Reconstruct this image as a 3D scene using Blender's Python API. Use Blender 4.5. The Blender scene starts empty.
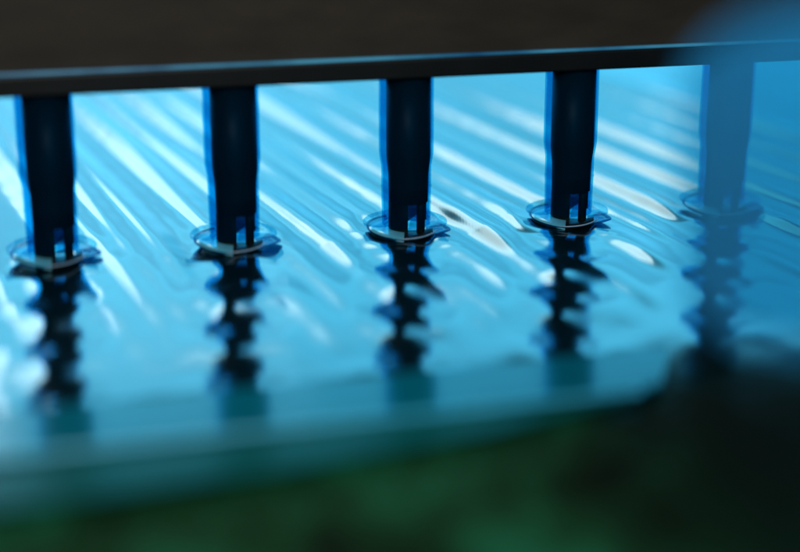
import bpy, bmesh, math, random
import numpy as np
from mathutils import Vector, Matrix
random.seed(7)
S = bpy.context.scene
COL = S.collection
R = math.radians

# ------------------------------------------------------------------ camera
CAM_H, PITCH = 4.42, R(17.0)
cam = bpy.data.cameras.new('camera')
cam.lens = 70.0
cam.sensor_width = 36.0
cam.clip_start, cam.clip_end = 0.1, 200.0
cam.dof.use_dof = True
cam.dof.focus_distance = 16.7
APERTURE = 0.72                          # diameter of the lens opening, scene units
cam.dof.aperture_fstop = (cam.lens / 1000.0) / APERTURE
cam.dof.aperture_ratio = 1.35
camo = bpy.data.objects.new('camera', cam)
COL.objects.link(camo)
camo.location = (0, 0, CAM_H)
camo.rotation_euler = (R(90) - PITCH, 0, 0)
S.camera = camo

# ------------------------------------------------------------------ world, lamps, exposure
W = bpy.data.worlds.new('World')
S.world = W
W.use_nodes = True
W.node_tree.nodes['Background'].inputs[0].default_value = (0.10, 0.42, 0.80, 1)
W.node_tree.nodes['Background'].inputs[1].default_value = 0.16


def area(name, loc, aim, size, energy, colour, size_y=None):
    l = bpy.data.lights.new(name, 'AREA')
    l.energy, l.color, l.size = energy, colour, size
    if size_y:
        l.shape, l.size_y = 'RECTANGLE', size_y
    o = bpy.data.objects.new(name, l)
    COL.objects.link(o)
    o.location = loc
    o.rotation_euler = (Vector(aim) - Vector(loc)).to_track_quat('-Z', 'Y').to_euler()
    return o


# big unseen softboxes added far behind the row for the water to mirror
area('blue_softbox', (-8, 62, 11.0), (-8, 16, 10), 96.0, 18300, (0.085, 0.62, 1.0), 27.0)
area('pale_softbox', (-26, 61, 11.0), (-26, 16, 10), 44.0, 1300, (0.42, 0.88, 1.0), 27.0)
area('upper_softbox', (-8, 60, 22.0), (-8, 16, 21), 96.0, 8600, (0.10, 0.68, 1.0), 18.0)
area('side_white_softbox', (-41, 58, 17.0), (-41, 16, 16), 50.0, 5200, (0.82, 0.97, 1.0), 12.0)
area('white_softbox', (-8, 58, 33.0), (-8, 16, 32), 24.0, 9800, (0.64, 0.93, 1.0), 23.0)
area('front_fill', (1.5, -2.0, 10.0), (1.5, 14.0, 1.0), 7.0, 1600, (1.0, 0.94, 0.84))  # added unseen fill, lifts the bar and the water's own colour

S.view_settings.view_transform = 'Standard'
S.view_settings.look = 'None'
S.view_settings.exposure = 0.0
S.view_settings.gamma = 1.0
S.view_settings.use_curve_mapping = False
S.render.engine = 'CYCLES'
S.cycles.use_denoising = True
S.cycles.max_bounces = 12
S.cycles.transmission_bounces = 12
S.cycles.transparent_max_bounces = 40
S.cycles.caustics_reflective = False
S.cycles.caustics_refractive = True
S.cycles.sample_clamp_indirect = 4.0


# the row of posts: first post, direction and spacing
ROW0 = Vector((-3.48, 14.956, 0.0))
YAW = math.atan2(0.4915, 1.7665)
TURN = [0.22, 0.11, 0.0, -0.11, -0.20]      # each post is turned a little on its axis
STEP = math.hypot(0.4915, 1.7665)
RX = Vector((math.cos(YAW), math.sin(YAW), 0))



# ------------------------------------------------------------------ materials
class NT:
    def __init__(s, name):
        s.m = bpy.data.materials.new(name)
        s.m.use_nodes = True
        s.t = s.m.node_tree
        s.b = s.t.nodes['Principled BSDF']
        s.out = s.t.nodes['Material Output']

    def n(s, typ, **kw):
        o = s.t.nodes.new(typ)
        for k, v in kw.items():
            setattr(o, k, v)
        return o

    def l(s, a, b):
        s.t.links.new(a, b)

    def noise(s, scale, detail=4.0, rough=0.55, sc=(1, 1, 1)):
        tc = s.n('ShaderNodeTexCoord')
        mp = s.n('ShaderNodeMapping')
        mp.inputs['Scale'].default_value = sc
        s.l(tc.outputs['Object'], mp.inputs['Vector'])
        no = s.n('ShaderNodeTexNoise')
        no.inputs['Scale'].default_value = scale
        no.inputs['Detail'].default_value = detail
        no.inputs['Roughness'].default_value = rough
        s.l(mp.outputs['Vector'], no.inputs['Vector'])
        return no

    def ramp(s, fac, stops):
        r = s.n('ShaderNodeValToRGB')
        els = r.color_ramp.elements
        while len(els) < len(stops):
            els.new(0.5)
        for e, (p, c) in zip(els, stops):
            e.position, e.color = p, (*c, 1)
        s.l(fac, r.inputs['Fac'])
        return r


def plastic(name, c1, c2, rough, scale=3.0, sc=(1, 1, 1), spec=0.5, bump=0.0, lo=0.35, hi=0.65):
    t = NT(name)
    no = t.noise(scale, sc=sc)
    r = t.ramp(no.outputs['Fac'], [(lo, c1), (hi, c2)])
    t.l(r.outputs['Color'], t.b.inputs['Base Color'])
    t.b.inputs['Roughness'].default_value = rough
    t.b.inputs['Specular IOR Level'].default_value = spec
    if bump:
        b = t.n('ShaderNodeBump')
        b.inputs['Strength'].default_value = bump
        n2 = t.noise(scale * 9)
        t.l(n2.outputs['Fac'], b.inputs['Height'])
        t.l(b.outputs['Normal'], t.b.inputs['Normal'])
    return t.m


def clear(name, tint, body, amount, rough=0.15, spec=0.5, sc=(1, 1, 1), scale=2.0):
    """tinted see-through plastic: some of it body colour, the rest lets light pass"""
    t = NT(name)
    no = t.noise(scale, sc=sc)
    r = t.ramp(no.outputs['Fac'], [(0.3, tuple(0.86 * v for v in body)), (0.7, body)])
    t.l(r.outputs['Color'], t.b.inputs['Base Color'])
    t.b.inputs['Roughness'].default_value = rough
    t.b.inputs['Specular IOR Level'].default_value = spec
    tr = t.n('ShaderNodeBsdfTransparent')
    tr.inputs['Color'].default_value = (*tint, 1)
    mx = t.n('ShaderNodeMixShader')
    mx.inputs['Fac'].default_value = amount
    t.l(tr.outputs[0], mx.inputs[1])
    t.l(t.b.outputs[0], mx.inputs[2])
    t.l(mx.outputs[0], t.out.inputs['Surface'])
    return t.m


M = {}
M['bar'] = plastic('bar_brown_black', (0.026, 0.021, 0.013), (0.040, 0.031, 0.020), 0.6, 1.2, (1, 1, 3), 0.3)
M['lip'] = plastic('bar_lip_black', (0.002, 0.003, 0.003), (0.004, 0.006, 0.006), 0.45, 2.0, spec=0.3)
M['ledge'] = plastic('ledge_lit_blue', (0.02, 0.16, 0.36), (0.14, 0.66, 1.00), 0.25, 0.55, (1, 0.2, 0.2), lo=0.40, hi=0.62)  # bright segments paint the blue light caught along the ledge
M['core'] = plastic('post_black', (0.003, 0.007, 0.008), (0.007, 0.012, 0.013), 0.5, 4.0, (1, 1, 0.4), 0.18)
M['sleeve'] = clear('sleeve_blue', (0.20, 0.74, 0.91), (0.02, 0.22, 0.42), 0.03, 0.3, 0.3)
M['flange'] = clear('flange_blue', (0.42, 0.83, 0.95), (0.01, 0.16, 0.28), 0.14, 0.10)
M['web'] = clear('web_smoke_blue', (0.10, 0.40, 0.55), (0.006, 0.04, 0.07), 0.45, 0.2)
M['tip'] = clear('flange_tip_deep_blue', (0.08, 0.48, 0.72), (0.005, 0.10, 0.20), 0.35, 0.10)
M['pale'] = plastic('fin_pale_cyan', (0.10, 0.52, 0.68), (0.22, 0.64, 0.76), 0.2, 5.0)  # light reflected off the collar's left half painted as pale colour
M['rim'] = plastic('rim_highlight_blue', (0.20, 0.42, 0.65), (0.35, 0.55, 0.72), 0.2, 6.0)
M['slab'] = clear('slab_teal', (0.02, 0.42, 0.52), (0.00, 0.52, 0.66), 0.42, 0.16, 0.9)
M['apron'] = clear('apron_teal_green', (0.02, 0.42, 0.40), (0.002, 0.26, 0.22), 0.5, 0.3, 0.3)
M['glint'] = plastic('reflected_ledge_blue', (0.04, 0.50, 0.75), (0.10, 0.62, 0.85), 0.25, 1.0)  # painted brightness of the mirrored ledge line
M['end'] = plastic('end_block_dark_teal', (0.010, 0.050, 0.062), (0.018, 0.085, 0.105), 0.45, 1.0)
M['green'] = plastic('base_dark_green', (0.000, 0.016, 0.014), (0.001, 0.034, 0.026), 0.30, 0.5, (1, 0.6, 1), 0.4)
M['mass'] = plastic('mass_green_black', (0.000, 0.006, 0.003), (0.001, 0.040, 0.016), 0.7, 0.9, (1, 1, 0.5), 0.05, lo=0.42, hi=0.72)


def frosted(name, tint, rough, ior, body, amount, spec_rough=0.3, gradient=None, through=0.2):
    """frosted see-through plastic: rough refraction, a little milky body, some light straight through"""
    t = NT(name)
    t.b.inputs['Base Color'].default_value = (*body, 1)
    t.b.inputs['Roughness'].default_value = spec_rough
    t.b.inputs['Specular IOR Level'].default_value = 0.3
    rf = t.n('ShaderNodeBsdfRefraction')
    rf.inputs['Color'].default_value = (*tint, 1)
    rf.inputs['IOR'].default_value = ior
    rf.inputs['Roughness'].default_value = rough
    tr = t.n('ShaderNodeBsdfTransparent')
    tr.inputs['Color'].default_value = (*tint, 1)
    m1 = t.n('ShaderNodeMixShader')
    m1.inputs['Fac'].default_value = 1 - through
    t.l(tr.outputs[0], m1.inputs[1])
    t.l(rf.outputs[0], m1.inputs[2])
    if gradient:
        z0, z1, r0, r1, f0, f1 = gradient
        tc = t.n('ShaderNodeTexCoord')
        sx = t.n('ShaderNodeSeparateXYZ')
        t.l(tc.outputs['Object'], sx.inputs[0])
        for sock, a, b in ((rf.inputs['Roughness'], r0, r1), (m1.inputs['Fac'], f0, f1)):
            mr = t.n('ShaderNodeMapRange')
            for k, v in zip((1, 2, 3, 4), (z0, z1, a, b)):
                mr.inputs[k].default_value = v
            t.l(sx.outputs[2], mr.inputs[0])
            t.l(mr.outputs[0], sock)
    m2 = t.n('ShaderNodeMixShader')
    m2.inputs['Fac'].default_value = amount
    t.l(m1.outputs[0], m2.inputs[1])
    t.l(t.b.outputs[0], m2.inputs[2])
    t.l(m2.outputs[0], t.out.inputs['Surface'])
    return t.m


def veil_material():
    t = NT('veil_blue')
    tl = t.n('ShaderNodeBsdfTranslucent')
    tl.inputs['Color'].default_value = (0.003, 0.62, 0.92, 1)
    tr = t.n('ShaderNodeBsdfTransparent')
    tr.inputs['Color'].default_value = (0.36, 0.92, 1.0, 1)
    t.b.inputs['Base Color'].default_value = (0.34, 0.27, 0.36, 1)
    t.b.inputs['Roughness'].default_value = 0.4
    m0 = t.n('ShaderNodeMixShader')
    m0.inputs['Fac'].default_value = 0.07
    t.l(tl.outputs[0], m0.inputs[1])
    t.l(t.b.outputs[0], m0.inputs[2])
    m1 = t.n('ShaderNodeMixShader')
    m1.inputs['Fac'].default_value = 0.50
    t.l(tr.outputs[0], m1.inputs[1])
    t.l(m0.outputs[0], m1.inputs[2])
    t.l(m1.outputs[0], t.out.inputs['Surface'])
    return t.m


M['veil'] = veil_material()


def water_material():
    t = NT('water_blue_green')
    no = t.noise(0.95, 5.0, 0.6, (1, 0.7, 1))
    mottle = t.ramp(no.outputs['Fac'], [(0.36, (0.003, 0.012, 0.004)), (0.50, (0.009, 0.065, 0.022)), (0.68, (0.016, 0.190, 0.085))])
    # the green mottling only comes in towards the viewer
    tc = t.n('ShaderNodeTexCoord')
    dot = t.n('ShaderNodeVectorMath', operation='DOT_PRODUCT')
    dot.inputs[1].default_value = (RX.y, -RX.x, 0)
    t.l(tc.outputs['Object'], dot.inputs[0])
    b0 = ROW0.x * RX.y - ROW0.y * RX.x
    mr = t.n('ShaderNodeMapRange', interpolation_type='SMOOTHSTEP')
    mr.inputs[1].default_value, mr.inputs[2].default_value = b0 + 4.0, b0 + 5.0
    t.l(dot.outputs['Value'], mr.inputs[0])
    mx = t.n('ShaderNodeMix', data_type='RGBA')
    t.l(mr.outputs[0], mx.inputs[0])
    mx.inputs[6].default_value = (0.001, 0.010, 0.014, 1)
    # painted darker towards the right, for the dark reflection there
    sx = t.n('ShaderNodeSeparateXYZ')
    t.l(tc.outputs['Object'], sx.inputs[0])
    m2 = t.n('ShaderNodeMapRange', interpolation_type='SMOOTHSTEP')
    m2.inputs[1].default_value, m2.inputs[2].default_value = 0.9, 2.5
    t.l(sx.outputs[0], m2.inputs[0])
    darker = t.n('ShaderNodeMix', data_type='RGBA')
    t.l(m2.outputs[0], darker.inputs[0])
    t.l(mottle.outputs['Color'], darker.inputs[6])
    darker.inputs[7].default_value = (0.002, 0.014, 0.007, 1)
    t.l(darker.outputs[2], mx.inputs[7])
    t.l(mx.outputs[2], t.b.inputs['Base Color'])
    t.b.inputs['Roughness'].default_value = 0.115
    t.b.inputs['IOR'].default_value = 1.55
    return t.m


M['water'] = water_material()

# ------------------------------------------------------------------ helpers
def link(name, bm, mat, parent=None, smooth=False, bevel=0.0):
    me = bpy.data.meshes.new(name)
    bmesh.ops.recalc_face_normals(bm, faces=bm.faces)
    bm.to_mesh(me)
    bm.free()
    if smooth:
        for p in me.polygons:
            p.use_smooth = True
    me.materials.append(M[mat])
    o = bpy.data.objects.new(name, me)
    COL.objects.link(o)
    if parent:
        o.parent = parent
    if bevel:
        b = o.modifiers.new('bevel', 'BEVEL')
        b.width, b.segments, b.limit_method = bevel, 2, 'ANGLE'
    return o


def thing(name, label, cat, loc=(0, 0, 0), rz=0.0, group=None):
    o = bpy.data.objects.new(name, None)
    o.empty_display_size = 0.2
    COL.objects.link(o)
    o.location, o.rotation_euler = loc, (0, 0, rz)
    o['label'], o['category'] = label, cat
    if group:
        o['group'] = group
    return o


def box(bm, x0, x1, y0, y1, z0, z1):
    v = [bm.verts.new(p) for p in ((x0, y0, z0), (x1, y0, z0), (x1, y1, z0), (x0, y1, z0),
                                   (x0, y0, z1), (x1, y0, z1), (x1, y1, z1), (x0, y1, z1))]
    for f in ((0, 3, 2, 1), (4, 5, 6, 7), (0, 1, 5, 4), (1, 2, 6, 5), (2, 3, 7, 6), (3, 0, 4, 7)):
        bm.faces.new([v[i] for i in f])


def lathe(bm, prof, cx=0.0, cy=0.0, n=40, cap=True, sx=1.0, sy=1.0):
    rings = []
    for r, z in prof:
        rings.append([bm.verts.new((cx + sx * r * math.cos(2 * math.pi * k / n), cy + sy * r * math.sin(2 * math.pi * k / n), z)) for k in range(n)])
    for a, b in zip(rings, rings[1:]):
        for k in range(n):
            bm.faces.new((a[k], a[(k + 1) % n], b[(k + 1) % n], b[k]))
    if cap:
        bm.faces.new(rings[0][::-1])
        bm.faces.new(rings[-1])


def prism(bm, pts, z0, z1, top_scale=1.0):
    a = [bm.verts.new((x, y, z0)) for x, y in pts]
    b = [bm.verts.new((x * top_scale, y * top_scale, z1)) for x, y in pts]
    n = len(pts)
    for k in range(n):
        bm.faces.new((a[k], a[(k + 1) % n], b[(k + 1) % n], b[k]))
    bm.faces.new(a[::-1])
    bm.faces.new(b)


def plate(bm, a0, a1, n, rin, rout, zin, zout, th=0.012):
    """curved sector plate: angles in degrees, radii and heights are functions of 0..1"""
    cols = []
    for k in range(n + 1):
        u = k / n
        a = R(a0 + (a1 - a0) * u)
        c, s = math.cos(a), math.sin(a)
        row = []
        for q in range(4):
            w = q / 3
            r = rin(u) + (rout(u) - rin(u)) * w
            z = zin(u) + (zout(u) - zin(u)) * w * w
            row.append((bm.verts.new((r * c, r * s, z)), bm.verts.new((r * c, r * s, z - th))))
        cols.append(row)
    for A, B in zip(cols, cols[1:]):
        for q in range(3):
            bm.faces.new((A[q][0], A[q + 1][0], B[q + 1][0], B[q][0]))
            bm.faces.new((A[q][1], B[q][1], B[q + 1][1], A[q + 1][1]))
        bm.faces.new((A[0][0], B[0][0], B[0][1], A[0][1]))
        bm.faces.new((A[3][0], A[3][1], B[3][1], B[3][0]))
    for row in (cols[0], cols[-1]):
        for q in range(3):
            bm.faces.new((row[q][0], row[q][1], row[q + 1][1], row[q + 1][0]))


def tube(bm, pts, r, n=8):
    rings = []
    for i, p in enumerate(pts):
        p = Vector(p)
        d = (Vector(pts[min(i + 1, len(pts) - 1)]) - Vector(pts[max(i - 1, 0)])).normalized()
        s = d.cross(Vector((0, 0, 1)))
        s = s.normalized() if s.length > 1e-4 else Vector((1, 0, 0))
        t = s.cross(d)
        rr = r(i / (len(pts) - 1)) if callable(r) else r
        rings.append([bm.verts.new(p + rr * (math.cos(2 * math.pi * k / n) * s + math.sin(2 * math.pi * k / n) * t)) for k in range(n)])
    for a, b in zip(rings, rings[1:]):
        for k in range(n):
            bm.faces.new((a[k], a[(k + 1) % n], b[(k + 1) % n], b[k]))
    bm.faces.new(rings[0][::-1])
    bm.faces.new(rings[-1])


def row_point(along, back=0.0, z=0.0):
    return ROW0 + RX * along + Vector((-RX.y, RX.x, 0)) * back + Vector((0, 0, z))


# ------------------------------------------------------------------ setting: the water
def water():
    x = np.arange(-10.0, 13.0, 0.03)
    y = np.arange(6.0, 32.0, 0.03)
    X, Y = np.meshgrid(x, y, indexing='ij')
    along = (X - ROW0.x) * RX.x + (Y - ROW0.y) * RX.y
    back = -(X - ROW0.x) * RX.y + (Y - ROW0.y) * RX.x
    # ripples sent out by each post from its slotted side, steep on the side that faces the post
    H = np.zeros_like(X)
    column = np.zeros_like(X)
    near = np.zeros_like(X)
    for i in range(5):
        p = row_point(STEP * i)
        dx, dy = X - p.x, Y - p.y
        c, sn = math.cos(TURN[i]), math.sin(TURN[i])
        lat, fwd = dx * c + dy * sn, dx * sn - dy * c
        r = np.hypot(dx, dy)
        ph = r / 1.28 - 0.95 + 0.04 * np.sin(lat * 5 + i)
        fr = ph - np.floor(ph)
        D = 0.36
        saw = np.where(fr < D, fr / D, (1 - fr) / (1 - D))
        amp = (0.022, 0.034, 0.036, 0.036, 0.022)[i] * np.clip((fwd - 0.30) / 0.5, 0, 1) * np.exp(-r / 9.0) * np.clip((5.4 - r) / 3.2, 0, 1)
        H += amp * (0.5 - 0.5 * np.cos(np.pi * saw)) * np.exp(-(lat / 0.52) ** 4)
        env = np.clip((fwd - 0.5) / 0.5, 0, 1) * np.clip((5.4 - r) / 3.2, 0, 1)
        H += 0.015 * env * np.exp(-((fr - 0.62) / 0.18) ** 2) * (1.5 * np.exp(-((lat + 0.09) / 0.12) ** 2) + 0.5 * np.sin(lat * 9.5 + 1.1 + 0.5 * i) * np.exp(-(lat / 0.45) ** 4))
        H += 0.009 * env * np.exp(-((fr - 0.14) / 0.11) ** 2) * np.sin(lat * 14.0 + 0.4 * i) * np.exp(-(lat / 0.45) ** 4)
        near = np.maximum(near, np.exp(-(r / 0.58) ** 4))
        column = np.maximum(column, np.exp(-(lat / 0.55) ** 4) * np.clip((fwd - 0.1) / 0.5, 0, 1))
        H += 0.012 * np.exp(-((r - 0.34) / 0.10) ** 2)      # meniscus
    # long slanting crests crossing the tank
    q = X * 0.925 + Y * 0.380
    u = -X * 0.380 + Y * 0.925
    for i, (c, w, a) in enumerate(CRESTS):
        cc = c + 0.02 * np.sin(u * 0.7 + i * 2.1)
        w = 1.2 * w
        dq = q - cc
        g = np.exp(-(dq / np.where(dq < 0, 1.0 * w, 1.9 * w)) ** 2)
        H += 1.2 * a * w * g * (1 + 0.4 * np.clip((back + 1) / 6, 0, 1)) * (0.90 + 0.10 * np.sin(u * 0.9 + i * 1.7)) * np.clip((back + 3.4) / 3.1, 0, 1) * (1 - 0.85 * column) * (1 - 0.6 * near)
    calm = np.clip((back + 3.0) / 3.5, 0.25, 1)
    H += calm * (0.0018 * np.sin(q * 9.0 + np.sin(u * 0.5)) + 0.0012 * np.sin(q * 15.0 + 1.3 * np.sin(u * 0.4)))
    H += 0.0012 * np.sin(X * 7.1 + 2 * np.sin(Y * 1.3)) * np.sin(Y * 6.3 + X)
    n, m = X.shape
    co = np.stack([X, Y, H], -1).reshape(-1, 3).astype(np.float32)
    k = (np.arange(n - 1)[:, None] * m + np.arange(m - 1)[None, :]).reshape(-1)
    quads = np.stack([k, k + m, k + m + 1, k + 1], -1).astype(np.int32)
    me = bpy.data.meshes.new('water')
    me.vertices.add(len(co))
    me.vertices.foreach_set('co', co.ravel())
    me.loops.add(quads.size)
    me.loops.foreach_set('vertex_index', quads.ravel())
    me.polygons.add(len(quads))
    me.polygons.foreach_set('loop_start', np.arange(0, quads.size, 4, dtype=np.int32))
    me.polygons.foreach_set('use_smooth', np.ones(len(quads), dtype=bool))
    me.update()
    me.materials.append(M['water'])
    o = bpy.data.objects.new('water', me)
    COL.objects.link(o)
    o['kind'] = 'structure'


CRESTS = [(1.028 * q, w, a) for q, w, a in (
    (0.9, .09, .3), (1.2, .09, .3), (1.52, .07, .45), (1.84, .07, .45), (2.63, .11, .50), (2.94, .10, .48), (3.21, .11, .50),
    (3.48, .10, .48), (3.85, .08, .25), (4.15, .12, .56), (4.61, .11, .56), (5.07, .11, .56), (5.51, .11, .56), (5.80, .11, .5), (6.16, .12, .64),
    (6.70, .14, .66), (7.20, .14, .66), (7.84, .12, .62), (8.40, .09, .4), (8.94, .11, .6), (9.78, .12, .6), (10.5, .12, .5), (11.2, .1, .4),
    (11.9, .1, .4), (12.6, .12, .4))]
water()

# ------------------------------------------------------------------ added teal plate, standing in for the bright band on the water
slab = thing('added_teal_plate', 'added translucent teal plate for the bright band on the water in front of the posts', 'plate', row_point(0, 0, 0), YAW)
TILT = R(3.6)
bm = bmesh.new()
prism(bm, [(-5.0, 0.045), (4.15, 0.045), (4.35, 0.16), (4.65, 0.70), (4.8, 1.07), (-5.0, 1.07)], -0.02, 0.0)
link('plate_body', bm, 'slab', slab, bevel=0.006)
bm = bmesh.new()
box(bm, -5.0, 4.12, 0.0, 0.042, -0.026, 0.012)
link('ledge_reflection', bm, 'glint', slab, bevel=0.010)  # mirrored light line of the ledge built as a bright strip
bm = bmesh.new()
prism(bm, [(-5.0, -0.9), (-0.4, -0.85), (1.2, -0.70), (2.8, -0.40), (4.0, -0.006), (-5.0, -0.006)], -0.055, -0.035)
link('front_apron', bm, 'apron', slab, bevel=0.006)  # added sheet that carries the teal fade towards the viewer
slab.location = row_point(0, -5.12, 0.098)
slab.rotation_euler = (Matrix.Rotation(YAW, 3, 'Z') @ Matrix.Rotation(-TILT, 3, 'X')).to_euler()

# ------------------------------------------------------------------ the bar over the posts
BAR_Z = 1.73
bar = thing('dark_bar', 'long dark brown bar across the top with a thin blue lit ledge over the water', 'bar', row_point(0, 0, BAR_Z), YAW)
bm = bmesh.new()
box(bm, -3.0, 9.5, -0.34, 0.34, 0.0, 0.20)
link('lower_lip', bm, 'lip', bar, bevel=0.02)
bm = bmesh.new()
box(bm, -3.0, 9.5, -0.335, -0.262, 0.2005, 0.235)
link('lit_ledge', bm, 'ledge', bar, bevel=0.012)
bm = bmesh.new()
box(bm, -3.0, 9.5, -0.26, 0.34, 0.2015, 4.6)  # unseen height added above view so the near water mirrors dark
link('upper_panel', bm, 'bar', bar, bevel=0.03)

# ------------------------------------------------------------------ posts
WL = 1.74        # heights below are measured from this far under the water


def make_post():
    t = thing('post', '', 'post')
    # black core, tapering, ending in a slanted cut with a slot
    bm = bmesh.new()
    lathe(bm, [(0.232, 3.468), (0.232, 2.62), (0.226, 2.54), (0.212, 2.42), (0.207, 2.12)][::-1], 0.035, 0, 40)
    link('core', bm, 'core', t, True)
    # the lower half of the core is split: a wide prong, a thin rod
    def prong_pts(k):
        pts = []
        for q in range(13):
            a = R(95 + 170 * q / 12)
            pts.append((0.05 + 0.23 * k * math.cos(a), 0.19 * k * math.sin(a)))
        return pts
    bm = bmesh.new()
    prism(bm, prong_pts(0.98), 1.58, 2.118)
    link('prong', bm, 'core', t, bevel=0.008)
    bm = bmesh.new()
    lathe(bm, [(0.045, 1.58), (0.045, 2.00), (0.043, 2.05), (0.04, 2.117)], 0.165, -0.10, 14)
    link('rod', bm, 'core', t, True)
    bm = bmesh.new()
    box(bm, 0.17, 0.225, -0.05, 0.10, 1.92, 2.117)
    link('stub', bm, 'core', t, bevel=0.01)
    bm = bmesh.new()
    a = [bm.verts.new(p) for p in ((0.03, -0.02, 1.90), (0.13, -0.02, 1.98), (0.13, -0.02, 2.116), (0.03, -0.02, 2.116))]
    b = [bm.verts.new(v.co + Vector((0, 0.02, 0))) for v in a]
    bm.faces.new(a)
    bm.faces.new(b[::-1])
    for k in range(4):
        bm.faces.new((a[k], b[k], b[(k + 1) % 4], a[(k + 1) % 4]))
    link('web', bm, 'web', t)
    # clear blue sleeve round the core
    bm = bmesh.new()
    prof = [(0.285, 3.467), (0.287, 2.66), (0.276, 2.58), (0.262, 2.50), (0.262, 2.30), (0.268, 2.285), (0.262, 2.27), (0.256, 1.88)]
    inner = [(r - 0.018, z) for r, z in prof][::-1]
    lathe(bm, prof + inner + [prof[0]], 0.012, 0, 44, cap=False)
    bmesh.ops.remove_doubles(bm, verts=bm.verts, dist=1e-5)
    link('sleeve', bm, 'sleeve', t, True)
    make_collar(t, WL + 0.06)
    for ch in t.children:
        for me in {ch.data} | {g.data for g in ch.children}:
            me.transform(Matrix.Translation((0, 0, -WL)))
    return t


def make_collar(t, z):
    cb = bmesh.new()
    # thin see-through flange, tipped up towards the back
    plate(cb, -20, 200, 26, lambda u: 0.21, lambda u: 0.40 + 0.05 * abs(math.cos(math.pi * u)) ** 3,
          lambda u: 0.06, lambda u: 0.10 + 0.03 * math.sin(math.pi * u))
    bmesh.ops.translate(cb, verts=cb.verts, vec=(0, 0, z))
    fl = link('collar', cb, 'flange', t, True)
    # pale fin sweeping round the left to the front
    bm = bmesh.new()
    plate(bm, 120, 268, 24, lambda u: 0.10, lambda u: 0.40 - 0.03 * u + 0.03 * max(0, u - 0.85) / 0.15,
          lambda u: 0.035 - 0.01 * u, lambda u: 0.055 - 0.075 * u * u)
    bmesh.ops.translate(bm, verts=bm.verts, vec=(0, 0, z))
    link('pale_fin', bm, 'pale', fl, True)
    bm = bmesh.new()
    plate(bm, 118, 268, 24, lambda u: 0.375 - 0.02 * u, lambda u: 0.435 - 0.05 * u,
          lambda u: 0.05 - 0.075 * u * u - 0.012, lambda u: 0.075 - 0.07 * u * u - 0.012)
    bmesh.ops.translate(bm, verts=bm.verts, vec=(0, 0, z))
    link('fin_edge', bm, 'tip', fl, True)
    # black front wedge
    bm = bmesh.new()
    plate(bm, 252, 348, 18, lambda u: 0.03, lambda u: 0.37 - 0.07 * u,
          lambda u: -0.005, lambda u: -0.012 + 0.05 * u, 0.04)
    bmesh.ops.translate(bm, verts=bm.verts, vec=(0, 0, z))
    link('wedge', bm, 'core', fl, True)
    # pointed deep blue tip to the right
    bm = bmesh.new()
    plate(bm, 300, 382, 20, lambda u: 0.24, lambda u: 0.34 + 0.155 * max(0.0, 1 - abs(u - 0.62) / 0.5),
          lambda u: 0.005, lambda u: 0.0 + 0.05 * u)
    bmesh.ops.translate(bm, verts=bm.verts, vec=(0, 0, z))
    link('tip', bm, 'tip', fl, True)
    # rim highlight built as a bright wire
    bm = bmesh.new()
    pts = []
    for k in range(17):
        a = R(254 + 86 * k / 16)
        rr = 0.385 - 0.03 * k / 16
        pts.append((rr * math.cos(a), rr * math.sin(a), z + 0.002 + 0.035 * (k / 16) ** 2))
    tube(bm, pts, lambda u: 0.004 + 0.005 * math.sin(math.pi * u), 6)
    link('rim', bm, 'rim', fl, True)
    # small pale tab standing in the slot
    bm = bmesh.new()
    v = [(0.03, -0.14, 0.02), (0.125, -0.14, 0.02), (0.125, -0.12, 0.24), (0.07, -0.12, 0.20)]
    a = [bm.verts.new((x, y, z + h)) for x, y, h in v]
    b = [bm.verts.new((x, y + 0.015, z + h)) for x, y, h in v]
    bm.faces.new(a)
    bm.faces.new(b[::-1])
    for k in range(4):
        bm.faces.new((a[k], b[k], b[(k + 1) % 4], a[(k + 1) % 4]))
    link('tab', bm, 'flange', fl)


def dup(root):
    r = root.copy()
    COL.objects.link(r)
    for ch in list(root.children):
        c = ch.copy()
        COL.objects.link(c)
        c.parent = r
        for g in ch.children:
            d = g.copy()
            COL.objects.link(d)
            d.parent = c
    return r


POST_LABELS = [
    'leftmost black post dipping into the blue water beside the picture edge',
    'black post dipping into the water, second from the left',
    'black post dipping into the water, middle one of the five',
    'black post dipping into the water just left of the hazy blue panel',
    'post veiled behind the hazy blue panel at the far right',
]
proto = make_post()
for i in range(5):
    p = proto if i == 0 else dup(proto)
    p.location = row_point(STEP * i)
    p.rotation_euler = (0, 0, TURN[i])
    p['label'] = POST_LABELS[i]
    p['category'] = 'post'
    p['group'] = 'row of black posts under the bar'

# ------------------------------------------------------------------ hazy blue panel in front of the fifth post
panel = thing('hazy_panel', 'hazy translucent blue panel with a cut corner in front of the fifth post', 'panel', (1.365, 7.4, 0.0))
bm = bmesh.new()
pts = [(0.049, 2.118), (0.132, 1.953), (0.345, 1.822), (0.658, 1.772), (2.138, 1.731), (2.138, 3.631), (0.724, 3.524), (0.386, 3.458), (0.148, 3.335), (0.0, 3.17)]
a = [bm.verts.new((x, 0, z)) for x, z in pts]
b = [bm.verts.new((x, 0.05, z)) for x, z in pts]
bm.faces.new(a)
bm.faces.new(b[::-1])
for k in range(len(pts)):
    bm.faces.new((a[k], b[k], b[(k + 1) % len(pts)], a[(k + 1) % len(pts)]))
link('panel_sheet', bm, 'veil', panel)
